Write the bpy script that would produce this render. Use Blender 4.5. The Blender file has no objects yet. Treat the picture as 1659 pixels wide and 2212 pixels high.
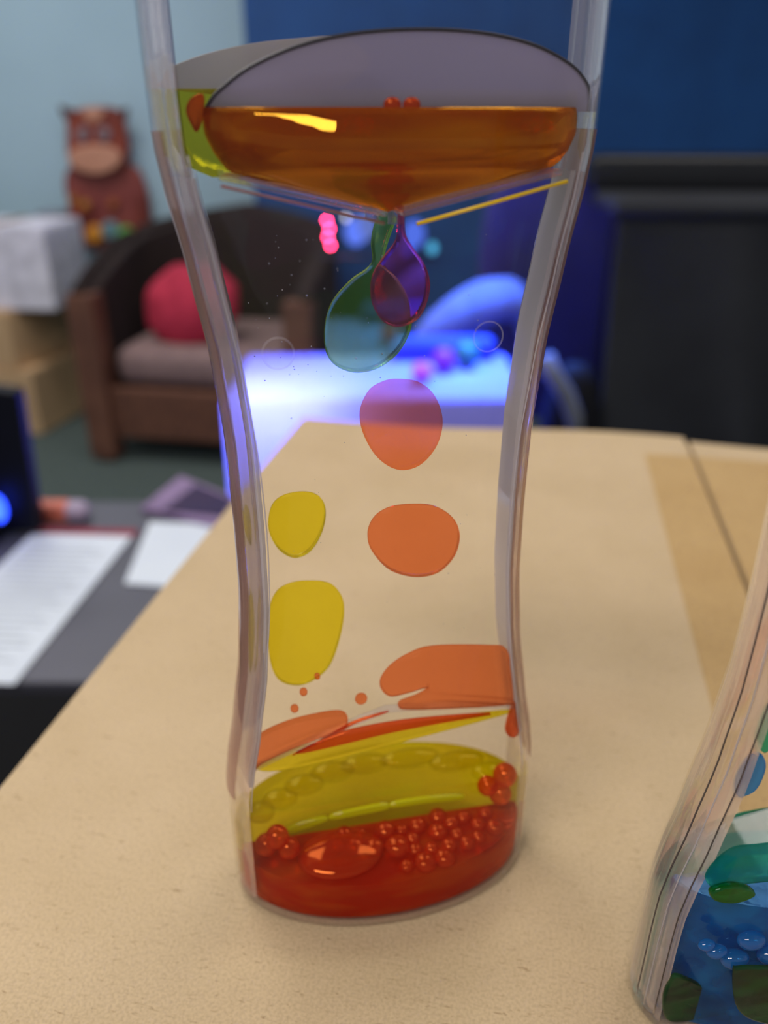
import bpy, bmesh, math, random
from mathutils import Vector, Matrix, noise
random.seed(7)
scene = bpy.context.scene
col = scene.collection
R = math.radians

# ------------------------------------------------------------------ camera
EYE = Vector((0.0, 0.0, 0.16))                 # metres; the cardboard box top is z = 0
PITCH = math.atan(871 / 1750)
cam_d = bpy.data.cameras.new('camera'); cam = bpy.data.objects.new('camera', cam_d); col.objects.link(cam)
cam.location = EYE; cam.rotation_euler = (math.pi / 2 - PITCH, 0, 0)
cam_d.sensor_fit = 'VERTICAL'; cam_d.sensor_height = 24; cam_d.lens = 24 * 1750 / 2212
cam_d.clip_start = 0.005; cam_d.clip_end = 50
cam_d.dof.use_dof = True; cam_d.dof.focus_distance = 0.142; cam_d.dof.aperture_fstop = 6.6
scene.camera = cam

# ------------------------------------------------------------------ world, lights, exposure
w = bpy.data.worlds.new('room_ambience'); scene.world = w; w.use_nodes = True
w.node_tree.nodes['Background'].inputs[0].default_value = (0.70, 0.72, 0.78, 1)
w.node_tree.nodes['Background'].inputs[1].default_value = 0.50

def area(name, loc, target, size, power, color, spread=180):
    d = bpy.data.lights.new(name, 'AREA'); d.shape = 'RECTANGLE'; d.size, d.size_y = size
    d.energy = power; d.color = color; d.spread = R(spread)
    o = bpy.data.objects.new(name, d); col.objects.link(o); o.location = loc
    o.rotation_euler = (Vector(target) - Vector(loc)).to_track_quat('-Z', 'Y').to_euler()
    return o

area('ceiling_panel_light', (-0.75, 1.0, 1.5), (-0.70, 1.0, 0), (1.2, 0.6), 12, (1.0, 0.96, 0.92))
area('ceiling_panel_light', (0.9, 1.2, 1.5), (0.9, 1.2, 0), (1.2, 0.6), 11, (1.0, 0.96, 0.92))
area('ceiling_panel_light', (-1.2, 2.4, 1.5), (-1.2, 2.5, 0), (1.2, 0.6), 19, (1.0, 0.97, 0.97))
area('added_tube_light', (-0.55, -0.62, 1.5), (-0.5, -0.45, 0), (0.9, 0.26), 16.5, (1.0, 0.96, 0.92))  # unseen tube added behind the camera for the orange reservoir's highlight streak
area('blue_stage_lamp', (0.26, 1.70, 0.35), (0.14, 1.56, -0.3), (0.12, 0.12), 7.0, (0.04, 0.17, 1.0), 60)
area('blue_stage_lamp', (-0.26, 0.98, 0.35), (-0.22, 1.45, -0.36), (0.15, 0.15), 1.9, (0.42, 0.50, 1.0), 32)

scene.view_settings.view_transform = 'Standard'; scene.view_settings.look = 'None'
scene.view_settings.exposure = 0.0; scene.view_settings.gamma = 1.0; scene.view_settings.use_curve_mapping = False
cy = scene.cycles
cy.max_bounces = 14; cy.transmission_bounces = 12; cy.adaptive_threshold = 0.02; cy.transparent_max_bounces = 32; cy.glossy_bounces = 6
cy.caustics_reflective = False; cy.caustics_refractive = False; cy.sample_clamp_indirect = 6; cy.use_denoising = True

# ------------------------------------------------------------------ helpers
def lin(c):
    return tuple((x / 255 / 12.92) if x / 255 <= 0.04045 else ((x / 255 + 0.055) / 1.055) ** 2.4 for x in c)

def new_mat(name):
    m = bpy.data.materials.new(name); m.use_nodes = True
    nt = m.node_tree; nt.nodes.clear()
    out = nt.nodes.new('ShaderNodeOutputMaterial')
    return m, nt, out

def solid(name, rgb, rough=0.7, rgb2=None, scale=20, bump=0.0, metal=0.0, coat=0.0, detail=4, stretch=None, spec=0.5):
    m, nt, out = new_mat(name)
    b = nt.nodes.new('ShaderNodeBsdfPrincipled')
    b.inputs['Roughness'].default_value = rough; b.inputs['Metallic'].default_value = metal
    b.inputs['Coat Weight'].default_value = coat; b.inputs['Specular IOR Level'].default_value = spec
    tc = nt.nodes.new('ShaderNodeTexCoord'); mp = nt.nodes.new('ShaderNodeMapping')
    if stretch: mp.inputs['Scale'].default_value = stretch
    nt.links.new(tc.outputs['Object'], mp.inputs['Vector'])
    n = nt.nodes.new('ShaderNodeTexNoise'); n.inputs['Scale'].default_value = scale; n.inputs['Detail'].default_value = detail
    nt.links.new(mp.outputs['Vector'], n.inputs['Vector'])
    r = nt.nodes.new('ShaderNodeValToRGB')
    c1 = lin(rgb); c2 = lin(rgb2 or tuple(x * 0.88 for x in rgb))
    r.color_ramp.elements[0].color = (*c2, 1); r.color_ramp.elements[1].color = (*c1, 1)
    r.color_ramp.elements[0].position = 0.35; r.color_ramp.elements[1].position = 0.62
    nt.links.new(n.outputs['Fac'], r.inputs['Fac']); nt.links.new(r.outputs['Color'], b.inputs['Base Color'])
    if bump:
        bp = nt.nodes.new('ShaderNodeBump'); bp.inputs['Strength'].default_value = bump; bp.inputs['Distance'].default_value = 0.002
        nt.links.new(n.outputs['Fac'], bp.inputs['Height']); nt.links.new(bp.outputs['Normal'], b.inputs['Normal'])
    nt.links.new(b.outputs['BSDF'], out.inputs['Surface'])
    return m

def glow(name, rgb, strength):
    m, nt, out = new_mat(name)
    e = nt.nodes.new('ShaderNodeEmission'); e.inputs['Color'].default_value = (*rgb, 1); e.inputs['Strength'].default_value = strength
    nt.links.new(e.outputs['Emission'], out.inputs['Surface'])
    return m

def clear(name, color=(1, 1, 1), ior=1.3, straight=0.5, rough=0.0, milky=0.0, milk=(0.8, 0.78, 0.85), wobble=0.0, wscale=200, gloss=0.0, stretch=None, milk2=None, gtint=(1, 1, 1)):
    """Clear or tinted body: part of the light passes straight, part bends; optional milkiness and gloss."""
    m, nt, out = new_mat(name)
    N = nt.nodes.new; K = nt.links.new
    t = N('ShaderNodeBsdfTransparent'); t.inputs['Color'].default_value = (*color, 1)
    g = N('ShaderNodeBsdfGlass'); g.inputs['Color'].default_value = (*color, 1); g.inputs['IOR'].default_value = ior; g.inputs['Roughness'].default_value = rough
    mx = N('ShaderNodeMixShader'); mx.inputs[0].default_value = straight
    K(g.outputs[0], mx.inputs[1]); K(t.outputs[0], mx.inputs[2]); last = mx
    if wobble:
        n = N('ShaderNodeTexNoise'); n.inputs['Scale'].default_value = wscale; n.inputs['Detail'].default_value = 2
        tc = N('ShaderNodeTexCoord'); mp = N('ShaderNodeMapping'); mp.inputs['Scale'].default_value = stretch or (1, 1, 1)
        K(tc.outputs['Object'], mp.inputs['Vector']); K(mp.outputs['Vector'], n.inputs['Vector'])
        bp = N('ShaderNodeBump'); bp.inputs['Strength'].default_value = wobble; bp.inputs['Distance'].default_value = 0.001
        K(n.outputs['Fac'], bp.inputs['Height']); K(bp.outputs['Normal'], g.inputs['Normal'])
        nrm = bp.outputs['Normal']
    if milky:
        if milk2:
            cr = N('ShaderNodeValToRGB'); cr.color_ramp.elements[0].color = (*milk, 1); cr.color_ramp.elements[1].color = (*milk2, 1)
            cr.color_ramp.elements[0].position = .42; cr.color_ramp.elements[1].position = .62; K(n.outputs['Fac'], cr.inputs['Fac'])
        d = N('ShaderNodeBsdfDiffuse'); d.inputs['Color'].default_value = (*milk, 1)
        tl = N('ShaderNodeBsdfTranslucent'); tl.inputs['Color'].default_value = (*milk, 1)
        if milk2: K(cr.outputs[0], d.inputs['Color']); K(cr.outputs[0], tl.inputs['Color'])
        if wobble: K(nrm, d.inputs['Normal'])
        dm = N('ShaderNodeMixShader'); dm.inputs[0].default_value = 0.5; K(d.outputs[0], dm.inputs[1]); K(tl.outputs[0], dm.inputs[2])
        m2 = N('ShaderNodeMixShader'); m2.inputs[0].default_value = milky; K(last.outputs[0], m2.inputs[1]); K(dm.outputs[0], m2.inputs[2]); last = m2
    if gloss:
        gl = N('ShaderNodeBsdfGlossy'); gl.inputs['Roughness'].default_value = 0.02; gl.inputs['Color'].default_value = (*gtint, 1)
        if wobble: K(nrm, gl.inputs['Normal'])
        # Schlick reflectance, the same from both sides of the thin wall
        r0 = (gloss / (2 + gloss)) ** 2
        lw = N('ShaderNodeLayerWeight'); lw.inputs['Blend'].default_value = 0.5
        pw = N('ShaderNodeMath'); pw.operation = 'POWER'; pw.inputs[1].default_value = 5; K(lw.outputs['Facing'], pw.inputs[0])
        fr = N('ShaderNodeMath'); fr.operation = 'MULTIPLY_ADD'; fr.inputs[1].default_value = (1 - r0) * 0.8; fr.inputs[2].default_value = r0; K(pw.outputs[0], fr.inputs[0])
        m3 = N('ShaderNodeMixShader'); K(fr.outputs[0], m3.inputs[0]); K(last.outputs[0], m3.inputs[1]); K(gl.outputs[0], m3.inputs[2]); last = m3
    K(last.outputs[0], out.inputs['Surface'])
    return m

def film(name, ior=1.25):
    return clear(name, straight=1.0, gloss=ior - 1)

def mesh_obj(name, verts, faces, mat, parent=None, smooth=False, mw=None, bevel=0.0):
    me = bpy.data.meshes.new(name); me.from_pydata([tuple(v) for v in verts], [], faces); me.update()
    bm = bmesh.new(); bm.from_mesh(me); bmesh.ops.recalc_face_normals(bm, faces=bm.faces); bm.to_mesh(me); bm.free()
    if smooth: me.shade_smooth()
    me.materials.append(mat)
    o = bpy.data.objects.new(name, me); col.objects.link(o)
    if parent: o.parent = parent
    if mw is not None: o.matrix_world = mw
    if bevel:
        b = o.modifiers.new('bevel', 'BEVEL'); b.width = bevel; b.segments = 3; b.limit_method = 'ANGLE'
        for p in me.polygons: p.use_smooth = True
        s = o.modifiers.new('wn', 'WEIGHTED_NORMAL')
    return o

def box_data(cx, cy_, cz, sx, sy, sz, rz=0.0):
    v = []
    for x in (-1, 1):
        for y in (-1, 1):
            for z in (-1, 1):
                a, b = x * sx / 2, y * sy / 2
                v.append((cx + a * math.cos(rz) - b * math.sin(rz), cy_ + a * math.sin(rz) + b * math.cos(rz), cz + z * sz / 2))
    return v, [(0, 1, 3, 2), (4, 6, 7, 5), (0, 4, 5, 1), (2, 3, 7, 6), (0, 2, 6, 4), (1, 5, 7, 3)]

def box(name, c, s, mat, parent=None, rz=0.0, bevel=0.0):
    v, f = box_data(*c, *s, rz)
    return mesh_obj(name, v, f, mat, parent, bevel=bevel)

def loft(name, rings, mat, parent=None, smooth=True, cap=True, closed=True):
    n = len(rings[0]); v = [p for r in rings for p in r]; f = []
    for k in range(len(rings) - 1):
        for i in range(n if closed else n - 1):
            j = (i + 1) % n
            f.append((k * n + i, k * n + j, (k + 1) * n + j, (k + 1) * n + i))
    if cap: f.append(tuple(range(n - 1, -1, -1))); f.append(tuple((len(rings) - 1) * n + i for i in range(n)))
    o = mesh_obj(name, v, f, mat, parent, smooth)
    if smooth:
        for p in o.data.polygons:
            if len(p.vertices) > 6: p.use_smooth = False
        sharp(o, 50)
    return o

def sharp(o, deg):
    bm = bmesh.new(); bm.from_mesh(o.data)
    for e in bm.edges:
        if len(e.link_faces) == 2 and e.calc_face_angle(0) > R(deg): e.smooth = False
    bm.to_mesh(o.data); bm.free()

def smooth_loop(P, n=6):
    """closed Catmull-Rom through the outline points"""
    out = []; m = len(P)
    for i in range(m):
        p0, p1, p2, p3 = [Vector(P[(i + k) % m]) for k in (-1, 0, 1, 2)]
        for k in range(n):
            t = k / n
            out.append(0.5 * ((2 * p1) + (-p0 + p2) * t + (2 * p0 - 5 * p1 + 4 * p2 - p3) * t * t + (-p0 + 3 * p1 - 3 * p2 + p3) * t ** 3))
    return out

def tube(name, pts, r, mat, parent=None, seg=10, closed=False):
    pts = [Vector(p) for p in pts]; v = []; f = []; n = len(pts)
    for i, p in enumerate(pts):
        a = pts[(i - 1) % n] if closed or i else p; b = pts[(i + 1) % n] if closed or i < n - 1 else p
        d = (b - a).normalized(); up = Vector((0, 1, 0)) if abs(d.y) < 0.9 else Vector((1, 0, 0))
        s = d.cross(up).normalized(); u = s.cross(d).normalized()
        rr = r if not callable(r) else r(i / max(1, n - 1))
        for k in range(seg): v.append(p + (s * math.cos(2 * math.pi * k / seg) + u * math.sin(2 * math.pi * k / seg)) * rr)
    for i in range(n if closed else n - 1):
        i2 = (i + 1) % n
        for k in range(seg): f.append((i * seg + k, i * seg + (k + 1) % seg, i2 * seg + (k + 1) % seg, i2 * seg + k))
    if not closed: f.append(tuple(range(seg))[::-1]); f.append(tuple((n - 1) * seg + k for k in range(seg)))
    return mesh_obj(name, v, f, mat, parent, True)

def ball(name, c, s, mat, parent=None, rings=16, seg=24, bumpy=0.0, power=1.0):
    v = [(c[0], c[1], c[2] + s[2])]; f = []
    for i in range(1, rings):
        th = math.pi * i / rings
        for k in range(seg):
            ph = 2 * math.pi * k / seg
            sg = lambda x: math.copysign(abs(x) ** power, x)
            p = Vector((sg(math.sin(th)) * sg(math.cos(ph)), sg(math.sin(th)) * sg(math.sin(ph)), sg(math.cos(th))))
            if bumpy: p *= 1 + bumpy * noise.noise(p * 2 + Vector(c))
            v.append((c[0] + p.x * s[0], c[1] + p.y * s[1], c[2] + p.z * s[2]))
    v.append((c[0], c[1], c[2] - s[2])); L = len(v) - 1
    for k in range(seg): f.append((0, 1 + k, 1 + (k + 1) % seg))
    for i in range(rings - 2):
        for k in range(seg):
            a = 1 + i * seg + k; b = 1 + i * seg + (k + 1) % seg
            f.append((a, a + seg, b + seg, b))
    for k in range(seg): f.append((L, 1 + (rings - 2) * seg + (k + 1) % seg, 1 + (rings - 2) * seg + k))
    return mesh_obj(name, v, f, mat, parent, True)

def empty(name, loc, rz=0.0, label=None, cat=None, group=None):
    o = bpy.data.objects.new(name, None); col.objects.link(o); o.location = loc; o.rotation_euler = (0, 0, rz); o.empty_display_size = 0.02
    if label: tag(o, label, cat, group)
    bpy.context.view_layer.update()
    return o

def tag(o, label, cat, group=None):
    o['label'] = label; o['category'] = cat
    if group: o['group'] = group
    return o

def struct(o): o['kind'] = 'structure'; return o

def recentre(o):
    """origin to the middle of the mesh"""
    vs = [v.co for v in o.data.vertices]
    c = Vector([(min(v[k] for v in vs) + max(v[k] for v in vs)) / 2 for k in range(3)])
    o.data.transform(Matrix.Translation(-c)); o.matrix_world = o.matrix_world @ Matrix.Translation(c)

def P(u, v, y):
    """room point at distance y that the photograph shows at (u, v)"""
    a = (u - 829.5) / 1750; b = -(v - 1106) / 1750
    r = Vector((a, math.cos(PITCH) + b * math.sin(PITCH), -math.sin(PITCH) + b * math.cos(PITCH)))
    return EYE + r * (y / r.y)

# ------------------------------------------------------------------ setting
FLOOR = -0.95
M_floor = solid('green_grey_carpet', (84, 97, 92), 0.95, (72, 84, 80), 60, 0.4)
M_wall = solid('pale_blue_paint', (178, 208, 222), 0.85, (172, 202, 216), 2)
M_blue = solid('blue_partition_fabric', (22, 78, 140), 0.85, (18, 70, 128), 5, 0.1)
M_ceil = solid('white_ceiling', (225, 225, 220), 0.9)
struct(box('floor', (0, 1.2, FLOOR - 0.03), (8, 6.4, 0.06), M_floor))
struct(box('wall_back', (0, 3.75, 0.35), (8, 0.1, 2.6), M_wall))
struct(box('ceiling', (0, 1.2, 1.66), (8, 6.4, 0.06), M_ceil))
struct(box('baseboard_back', (0, 3.69, FLOOR + 0.05), (8, 0.02, 0.1), solid('white_gloss_trim', (200, 205, 208), 0.4)))
part = empty('blue_partition', (1.07, 3.3, FLOOR), label='tall plain blue partition screen standing behind the table and chairs', cat='partition')
box('panel', (0, 0, 1.29), (3.12, 0.05, 2.5), M_blue, part, bevel=0.01)
for x in (-1.2, 1.2):
    box('foot', (x, 0, 0.02), (0.08, 0.4, 0.04), solid('grey_metal', (90, 92, 98), 0.4), part, bevel=0.005)

# ------------------------------------------------------------------ cardboard box in front
def kraft(name, c1, c2, tone=1.0):
    m, nt, out = new_mat(name); N = nt.nodes.new; K = nt.links.new
    b = N('ShaderNodeBsdfPrincipled'); b.inputs['Roughness'].default_value = 0.75; b.inputs['Specular IOR Level'].default_value = 0.25
    tc = N('ShaderNodeTexCoord')
    big = N('ShaderNodeTexNoise'); big.inputs['Scale'].default_value = 28; big.inputs['Detail'].default_value = 5
    K(tc.outputs['Object'], big.inputs['Vector'])
    r1 = N('ShaderNodeValToRGB'); r1.color_ramp.elements[0].color = (*lin(c2), 1); r1.color_ramp.elements[1].color = (*lin(c1), 1)
    r1.color_ramp.elements[0].position = 0.3; r1.color_ramp.elements[1].position = 0.7; K(big.outputs['Fac'], r1.inputs['Fac'])
    fine = N('ShaderNodeTexNoise'); fine.inputs['Scale'].default_value = 1500; fine.inputs['Detail'].default_value = 3
    K(tc.outputs['Object'], fine.inputs['Vector'])
    rf = N('ShaderNodeValToRGB'); rf.color_ramp.elements[0].color = (.87, .855, .84, 1); rf.color_ramp.elements[1].color = (1.08, 1.08, 1.08, 1)
    rf.color_ramp.elements[0].position = 0.3; rf.color_ramp.elements[1].position = 0.6; K(fine.outputs['Fac'], rf.inputs['Fac'])
    # fibres: thin dark strands in two directions
    mp = N('ShaderNodeMapping'); mp.inputs['Scale'].default_value = (260, 1600, 400); mp.inputs['Rotation'].default_value = (0, 0, 0.5); K(tc.outputs['Object'], mp.inputs['Vector'])
    fb = N('ShaderNodeTexNoise'); fb.inputs['Scale'].default_value = 1.0; fb.inputs['Detail'].default_value = 2; fb.inputs['Distortion'].default_value = 1.5; K(mp.outputs['Vector'], fb.inputs['Vector'])
    rb = N('ShaderNodeValToRGB'); rb.color_ramp.elements[0].color = (.66, .6, .54, 1); rb.color_ramp.elements[1].color = (1, 1, 1, 1)
    rb.color_ramp.elements[0].position = 0.26; rb.color_ramp.elements[1].position = 0.36; K(fb.outputs['Fac'], rb.inputs['Fac'])
    m1 = N('ShaderNodeMixRGB'); m1.blend_type = 'MULTIPLY'; m1.inputs[0].default_value = 1; K(r1.outputs[0], m1.inputs[1]); K(rf.outputs[0], m1.inputs[2])
    m2 = N('ShaderNodeMixRGB'); m2.blend_type = 'MULTIPLY'; m2.inputs[0].default_value = 1; K(m1.outputs[0], m2.inputs[1]); K(rb.outputs[0], m2.inputs[2])
    K(m2.outputs[0], b.inputs['Base Color'])
    bp = N('ShaderNodeBump'); bp.inputs['Strength'].default_value = 0.35; bp.inputs['Distance'].default_value = 0.0004
    K(fine.outputs['Fac'], bp.inputs['Height']); K(bp.outputs['Normal'], b.inputs['Normal'])
    K(b.outputs[0], out.inputs['Surface'])
    return m
M_kraft = kraft('kraft_cardboard', (212, 186, 148), (203, 177, 138))
M_tape = kraft('kraft_tape', (200, 166, 114), (192, 157, 105))
M_card_in = solid('cardboard_edge', (150, 118, 82), 0.9)
BA = -R(10.6)                                    # the box is turned clockwise
e1 = Vector((math.cos(BA), math.sin(BA), 0)); e2 = Vector((-math.sin(BA), math.cos(BA), 0))
XL, XS, XR, Y0, Y1, BH = -0.1285, 0.0858, 0.300, -0.16, 0.435, 0.262
bx = empty('cardboard_box', tuple(e1 * ((XL + XR) / 2) + e2 * ((Y0 + Y1) / 2) + Vector((0, 0, -0.27))), BA,
           label='large closed brown cardboard box with taped seam carrying both liquid timers', cat='box')
MX, MY = (XL + XR) / 2, (Y0 + Y1) / 2
def bxb(name, x0, x1, y0, y1, z0, z1, m, bevel=0.0012):
    return box(name, ((x0 + x1) / 2 - MX, (y0 + y1) / 2 - MY, (z0 + z1) / 2 + 0.27), (x1 - x0, y1 - y0, z1 - z0), m, bx, bevel=bevel)
def flap(x0, x1, sag):
    """lid flap: flat where the timers stand, its far edge slightly wavy"""
    nx, ny = 24, 30; v = []; f = []
    for k in (0, 1):
        for i in range(nx + 1):
            for j in range(ny + 1):
                x = x0 + (x1 - x0) * i / nx; y = Y0 + (Y1 - Y0) * j / ny
                g = max(0, (y - 0.33) / 0.105); far = 0.004 * math.sin(x * 21 + sag) * g
                hh = -0.0015 * g * g + 0.0008 * g * math.sin(x * 30)
                v.append((x - MX, y + far - MY, (-0.0035 if k else 0) + hh + 0.27))
    q = (nx + 1) * (ny + 1)
    for k in (0, 1):
        for i in range(nx):
            for j in range(ny):
                a = k * q + i * (ny + 1) + j; f.append((a, a + 1, a + ny + 2, a + ny + 1))
    for i in range(nx):
        for j in (0, ny):
            a = i * (ny + 1) + j; b = a + ny + 1; f.append((a, b, b + q, a + q))
    for j in range(ny):
        for i in (0, nx):
            a = i * (ny + 1) + j; b = a + 1; f.append((a, b, b + q, a + q))
    return mesh_obj('flap', v, f, M_kraft, bx, bevel=0.0)
flap(XL, XS - 0.0012, 0.4); flap(XS + 0.0012, XR, 2.0)
for (a, b, c, d) in ((XL, XR, Y0, Y0 + 0.004), (XL, XR, Y1 - 0.005, Y1 - 0.001), (XL, XL + 0.004, Y0 + .004, Y1 - .005), (XR - 0.004, XR, Y0 + .004, Y1 - .005)):
    bxb('side_panel', a, b, c, d, -0.27, -0.0036, M_kraft)
bxb('inner_flap', XL + 0.01, XR - 0.01, Y0 + 0.01, Y1 - 0.01, -0.0075, -0.0042, M_card_in)
# tape: two widths either side of the seam crease
bxb('tape', 0.0612, XS - 0.0011, Y0 + 0.002, Y1 - 0.028, 0.0001, 0.0003, M_tape, 0)
bxb('tape', XS + 0.0011, 0.1246, Y0 + 0.002, Y1 - 0.028, 0.0001, 0.0003, M_tape, 0)

# ------------------------------------------------------------------ liquid timers
BH_ = 0.187
def halfw(z):
    h = abs(z - BH_ / 2)
    T = [(0, .0276), (.015, .0278), (.03, .0290), (.045, .0313), (.056, .0334), (.062, .0342), (.07, .0344), (.0935, .0345)]
    for (a, wa), (b, wb) in zip(T, T[1:]):
        if h <= b:
            t = (h - a) / (b - a); t = t * t * (3 - 2 * t) * 0.25 + t * 0.75
            return wa + (wb - wa) * t
    return .0345
def halfd(z): return 0.0188 - 0.0028 * math.exp(-((z - BH_ / 2) / 0.035) ** 2)

M_case = film('clear_acrylic_film', 1.24)
M_rail = clear('clear_acrylic_rim', (0.99, 0.96, 0.96), 1.3, 0.52, 0.01, 0.13, (0.95, 0.88, 0.92), gloss=0.5, wobble=0.25, wscale=260, stretch=(1, 1, .08))
M_rib = clear('frosted_acrylic_rib', (0.97, 0.95, 0.97), 1.15, 0.75, 0.05, 0.55, (0.95, 0.90, 0.95), gloss=0.4)
M_band = clear('painted_pink_refraction', (0.93, 0.78, 0.72), 1.2, 0.7, 0.02, 0.38, (0.66, 0.44, 0.38), gloss=0.4, wobble=.3, wscale=300, stretch=(1, 1, .06))
M_streak = clear('painted_dark_streak', (.42, .40, .42), 1.2, .8, .05, .35, (.22, .20, .22), gloss=.4)
M_rimline = clear('pinkish_acrylic_seam', (0.80, 0.58, 0.52), 1.2, 0.8, 0.05, 0.4, (0.65, 0.34, 0.26), gloss=0.3)
M_plate = clear('clear_acrylic_plate', (0.97, 0.96, 0.98), 1.2, 0.7, 0.0, 0.10, (0.85, 0.8, 0.9), gloss=0.4)
M_base = clear('clear_acrylic_base', (0.99, 0.97, 0.96), 1.2, 0.85, 0.0, 0.05, gloss=0.35)

def build_timer(loc, yaw, label, band):
    t = empty('liquid_timer', loc, yaw, label, 'liquid timer')
    zs = [0.0] + [0.002 + (BH_ - 0.004) * i / 60 for i in range(61)] + [BH_]
    def ring(z, k=1.0, n=72, inset=0.0):
        return [((halfw(z) * k - inset) * math.cos(2 * math.pi * i / n), (halfd(z) * k - inset) * math.sin(2 * math.pi * i / n), z) for i in range(n)]
    rings = [ring(z, 0.975 if z in (0.0, BH_) else 1.0) for z in zs]
    loft('casing', rings, M_case, t)
    loft('base_plate', [ring(0.0003, 0.95), ring(0.0009, 0.985), ring(0.0016, 0.985)], M_base, t)
    loft('top_plate', [ring(BH_ - .0028, 0.985), ring(BH_ - .0012, 0.985), ring(BH_ - .0004, 0.95)], M_base, t)
    # side rims: solid crescents following the waist, with three raised ridges each
    for s in (-1, 1):
        R_ = []
        for z in [0.003 + (BH_ - 0.006) * i / 56 for i in range(57)]:
            a, b = halfw(z) - 0.0003, halfd(z) - 0.0003; x0 = a - (0.0042 if s < 0 and band is not None else 0.0022)
            tm = math.acos(x0 / a); r = []
            for i in range(17):
                q = -tm + 2 * tm * i / 16
                k = 1 - 0.012 * (i % 4 == 2)
                r.append((s * a * math.cos(q) * k, b * math.sin(q) * k, z))
            yb = b * math.sin(tm)
            for i in range(1, 6): r.append((s * (x0 + 0.0009 * math.sin(math.pi * i / 6)), yb * (1 - i / 3), z))
            R_.append(r if s > 0 else r[::-1])
        loft('side_rim', R_, M_rail, t)
        if band is None:
            for k, yy in enumerate((-.0012, -.0034, -.0056)):  # dark and pale hairlines painting the streaks refracted in this rim
                pts = []
                for z in [0.004 + (0.180 - 0.004) * i / 50 for i in range(51)]:
                    a, b = halfw(z) - .0001, halfd(z) - .0001
                    pts.append((s * a * math.sqrt(max(0, 1 - (yy / b) ** 2)), yy, z))
                tube('seam_or_streak', pts, (.00016, .00012, .00014)[k], (M_streak, M_rib)[k % 2], t, 6)
            continue
        # inner rib, frosted, a thin wall set inside the rim
        R_ = []
        for z in [0.036 + (0.151 - 0.036) * i / 44 for i in range(45)]:
            wide = s < 0 and band is not None
            x = halfw(z) - (0.0052 if wide else 0.0036); b = 0.0085 if wide else 0.0035
            R_.append([(s * x, -b, z), (s * (x + .0006), -b - .0004, z), (s * (x + .0010), -b, z), (s * (x + .0010), b, z), (s * x, b, z)][::s])
        loft('inner_rib', R_, M_rib, t, smooth=False)
        # outermost rim band, pink painted in for refracted orange, and a hairline moulding seam
        if band is None: continue
        R_ = []
        for z in [0.030 + (0.157 - 0.030) * i / 44 for i in range(45)]:
            a, b = halfw(z) + .00005, halfd(z) + .00005; t0 = math.acos(1 - .0016 / a); r_ = []
            for i in range(9):
                q_ = -t0 + 2 * t0 * i / 8; r_.append((s * a * math.cos(q_), b * math.sin(q_), z))
            r_ += [(s * (a - .0019), b * math.sin(t0) * .7, z), (s * (a - .0019), -b * math.sin(t0) * .7, z)]
            R_.append(r_ if s > 0 else r_[::-1])
        loft('refraction_edge_band', R_, band, t)
        pts = []
        for z in [0.030 + (0.154 - 0.030) * i / 40 for i in range(41)]:
            a, b = halfw(z) - .0001, halfd(z) - .0001
            pts.append((s * a * math.sqrt(max(0, 1 - (.0095 / b) ** 2)), -.0095, z))
        tube('seam_or_streak', pts, 0.00012, M_rib, t, 6)
    return t

def timer_frame(t): return t.matrix_world.copy()

T1 = build_timer((-0.0004, 0.137, 0.0002), R(11.3), 'clear hourglass-shaped liquid timer with orange and yellow drops in middle', M_band)
T2 = build_timer((0.0835, 0.1065, 0.0002), R(8), 'clear hourglass-shaped liquid timer with blue and green liquid at right edge', None)
bpy.context.view_layer.update()
F1, F2 = timer_frame(T1), timer_frame(T2)
mm = 0.001

def slab(name, F, outline, yl, thick, mat, smooth_n=5, round_=0.45, parent=None):
    """flattened drop: outline in the timer's x-z plane (mm), rounded at the rim"""
    L = smooth_loop(outline, smooth_n) if smooth_n > 1 else [Vector(p) for p in outline]
    n = len(L); area2 = sum(L[i].x * L[(i + 1) % n].y - L[(i + 1) % n].x * L[i].y for i in range(n))
    if area2 < 0: L = L[::-1]
    rings = []
    for (ins, y) in ((round_, -thick / 2), (round_ * .3, -thick * .36), (0, 0), (round_ * .3, thick * .36), (round_, thick / 2)):
        r = []
        for i in range(n):
            d = (L[(i + 1) % n] - L[i - 1]); d = d.normalized() if d.length else Vector((1, 0))
            nn = Vector((-d.y, d.x))
            p = L[i] + nn * ins
            r.append((p.x * mm, (yl + y) * mm, p.y * mm))
        rings.append(r)
    o = loft(name, rings, mat, parent, smooth=True)
    if parent is None:
        o.matrix_world = F; recentre(o)
    return o

def dring(a, b, z, side, flat=0.0006, n=28, cx=0.0):
    """half-ellipse ring: front (side=-1) or rear (side=1) chamber"""
    pts = [(cx + a * math.cos(math.pi * i / n), side * (flat + (b - flat) * math.sin(math.pi * i / n)), z) for i in range(n + 1)]
    return pts if side > 0 else pts[::-1]

def body(name, F, rings, mat):
    o = loft(name, rings, mat); o.matrix_world = F; recentre(o); return o

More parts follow.
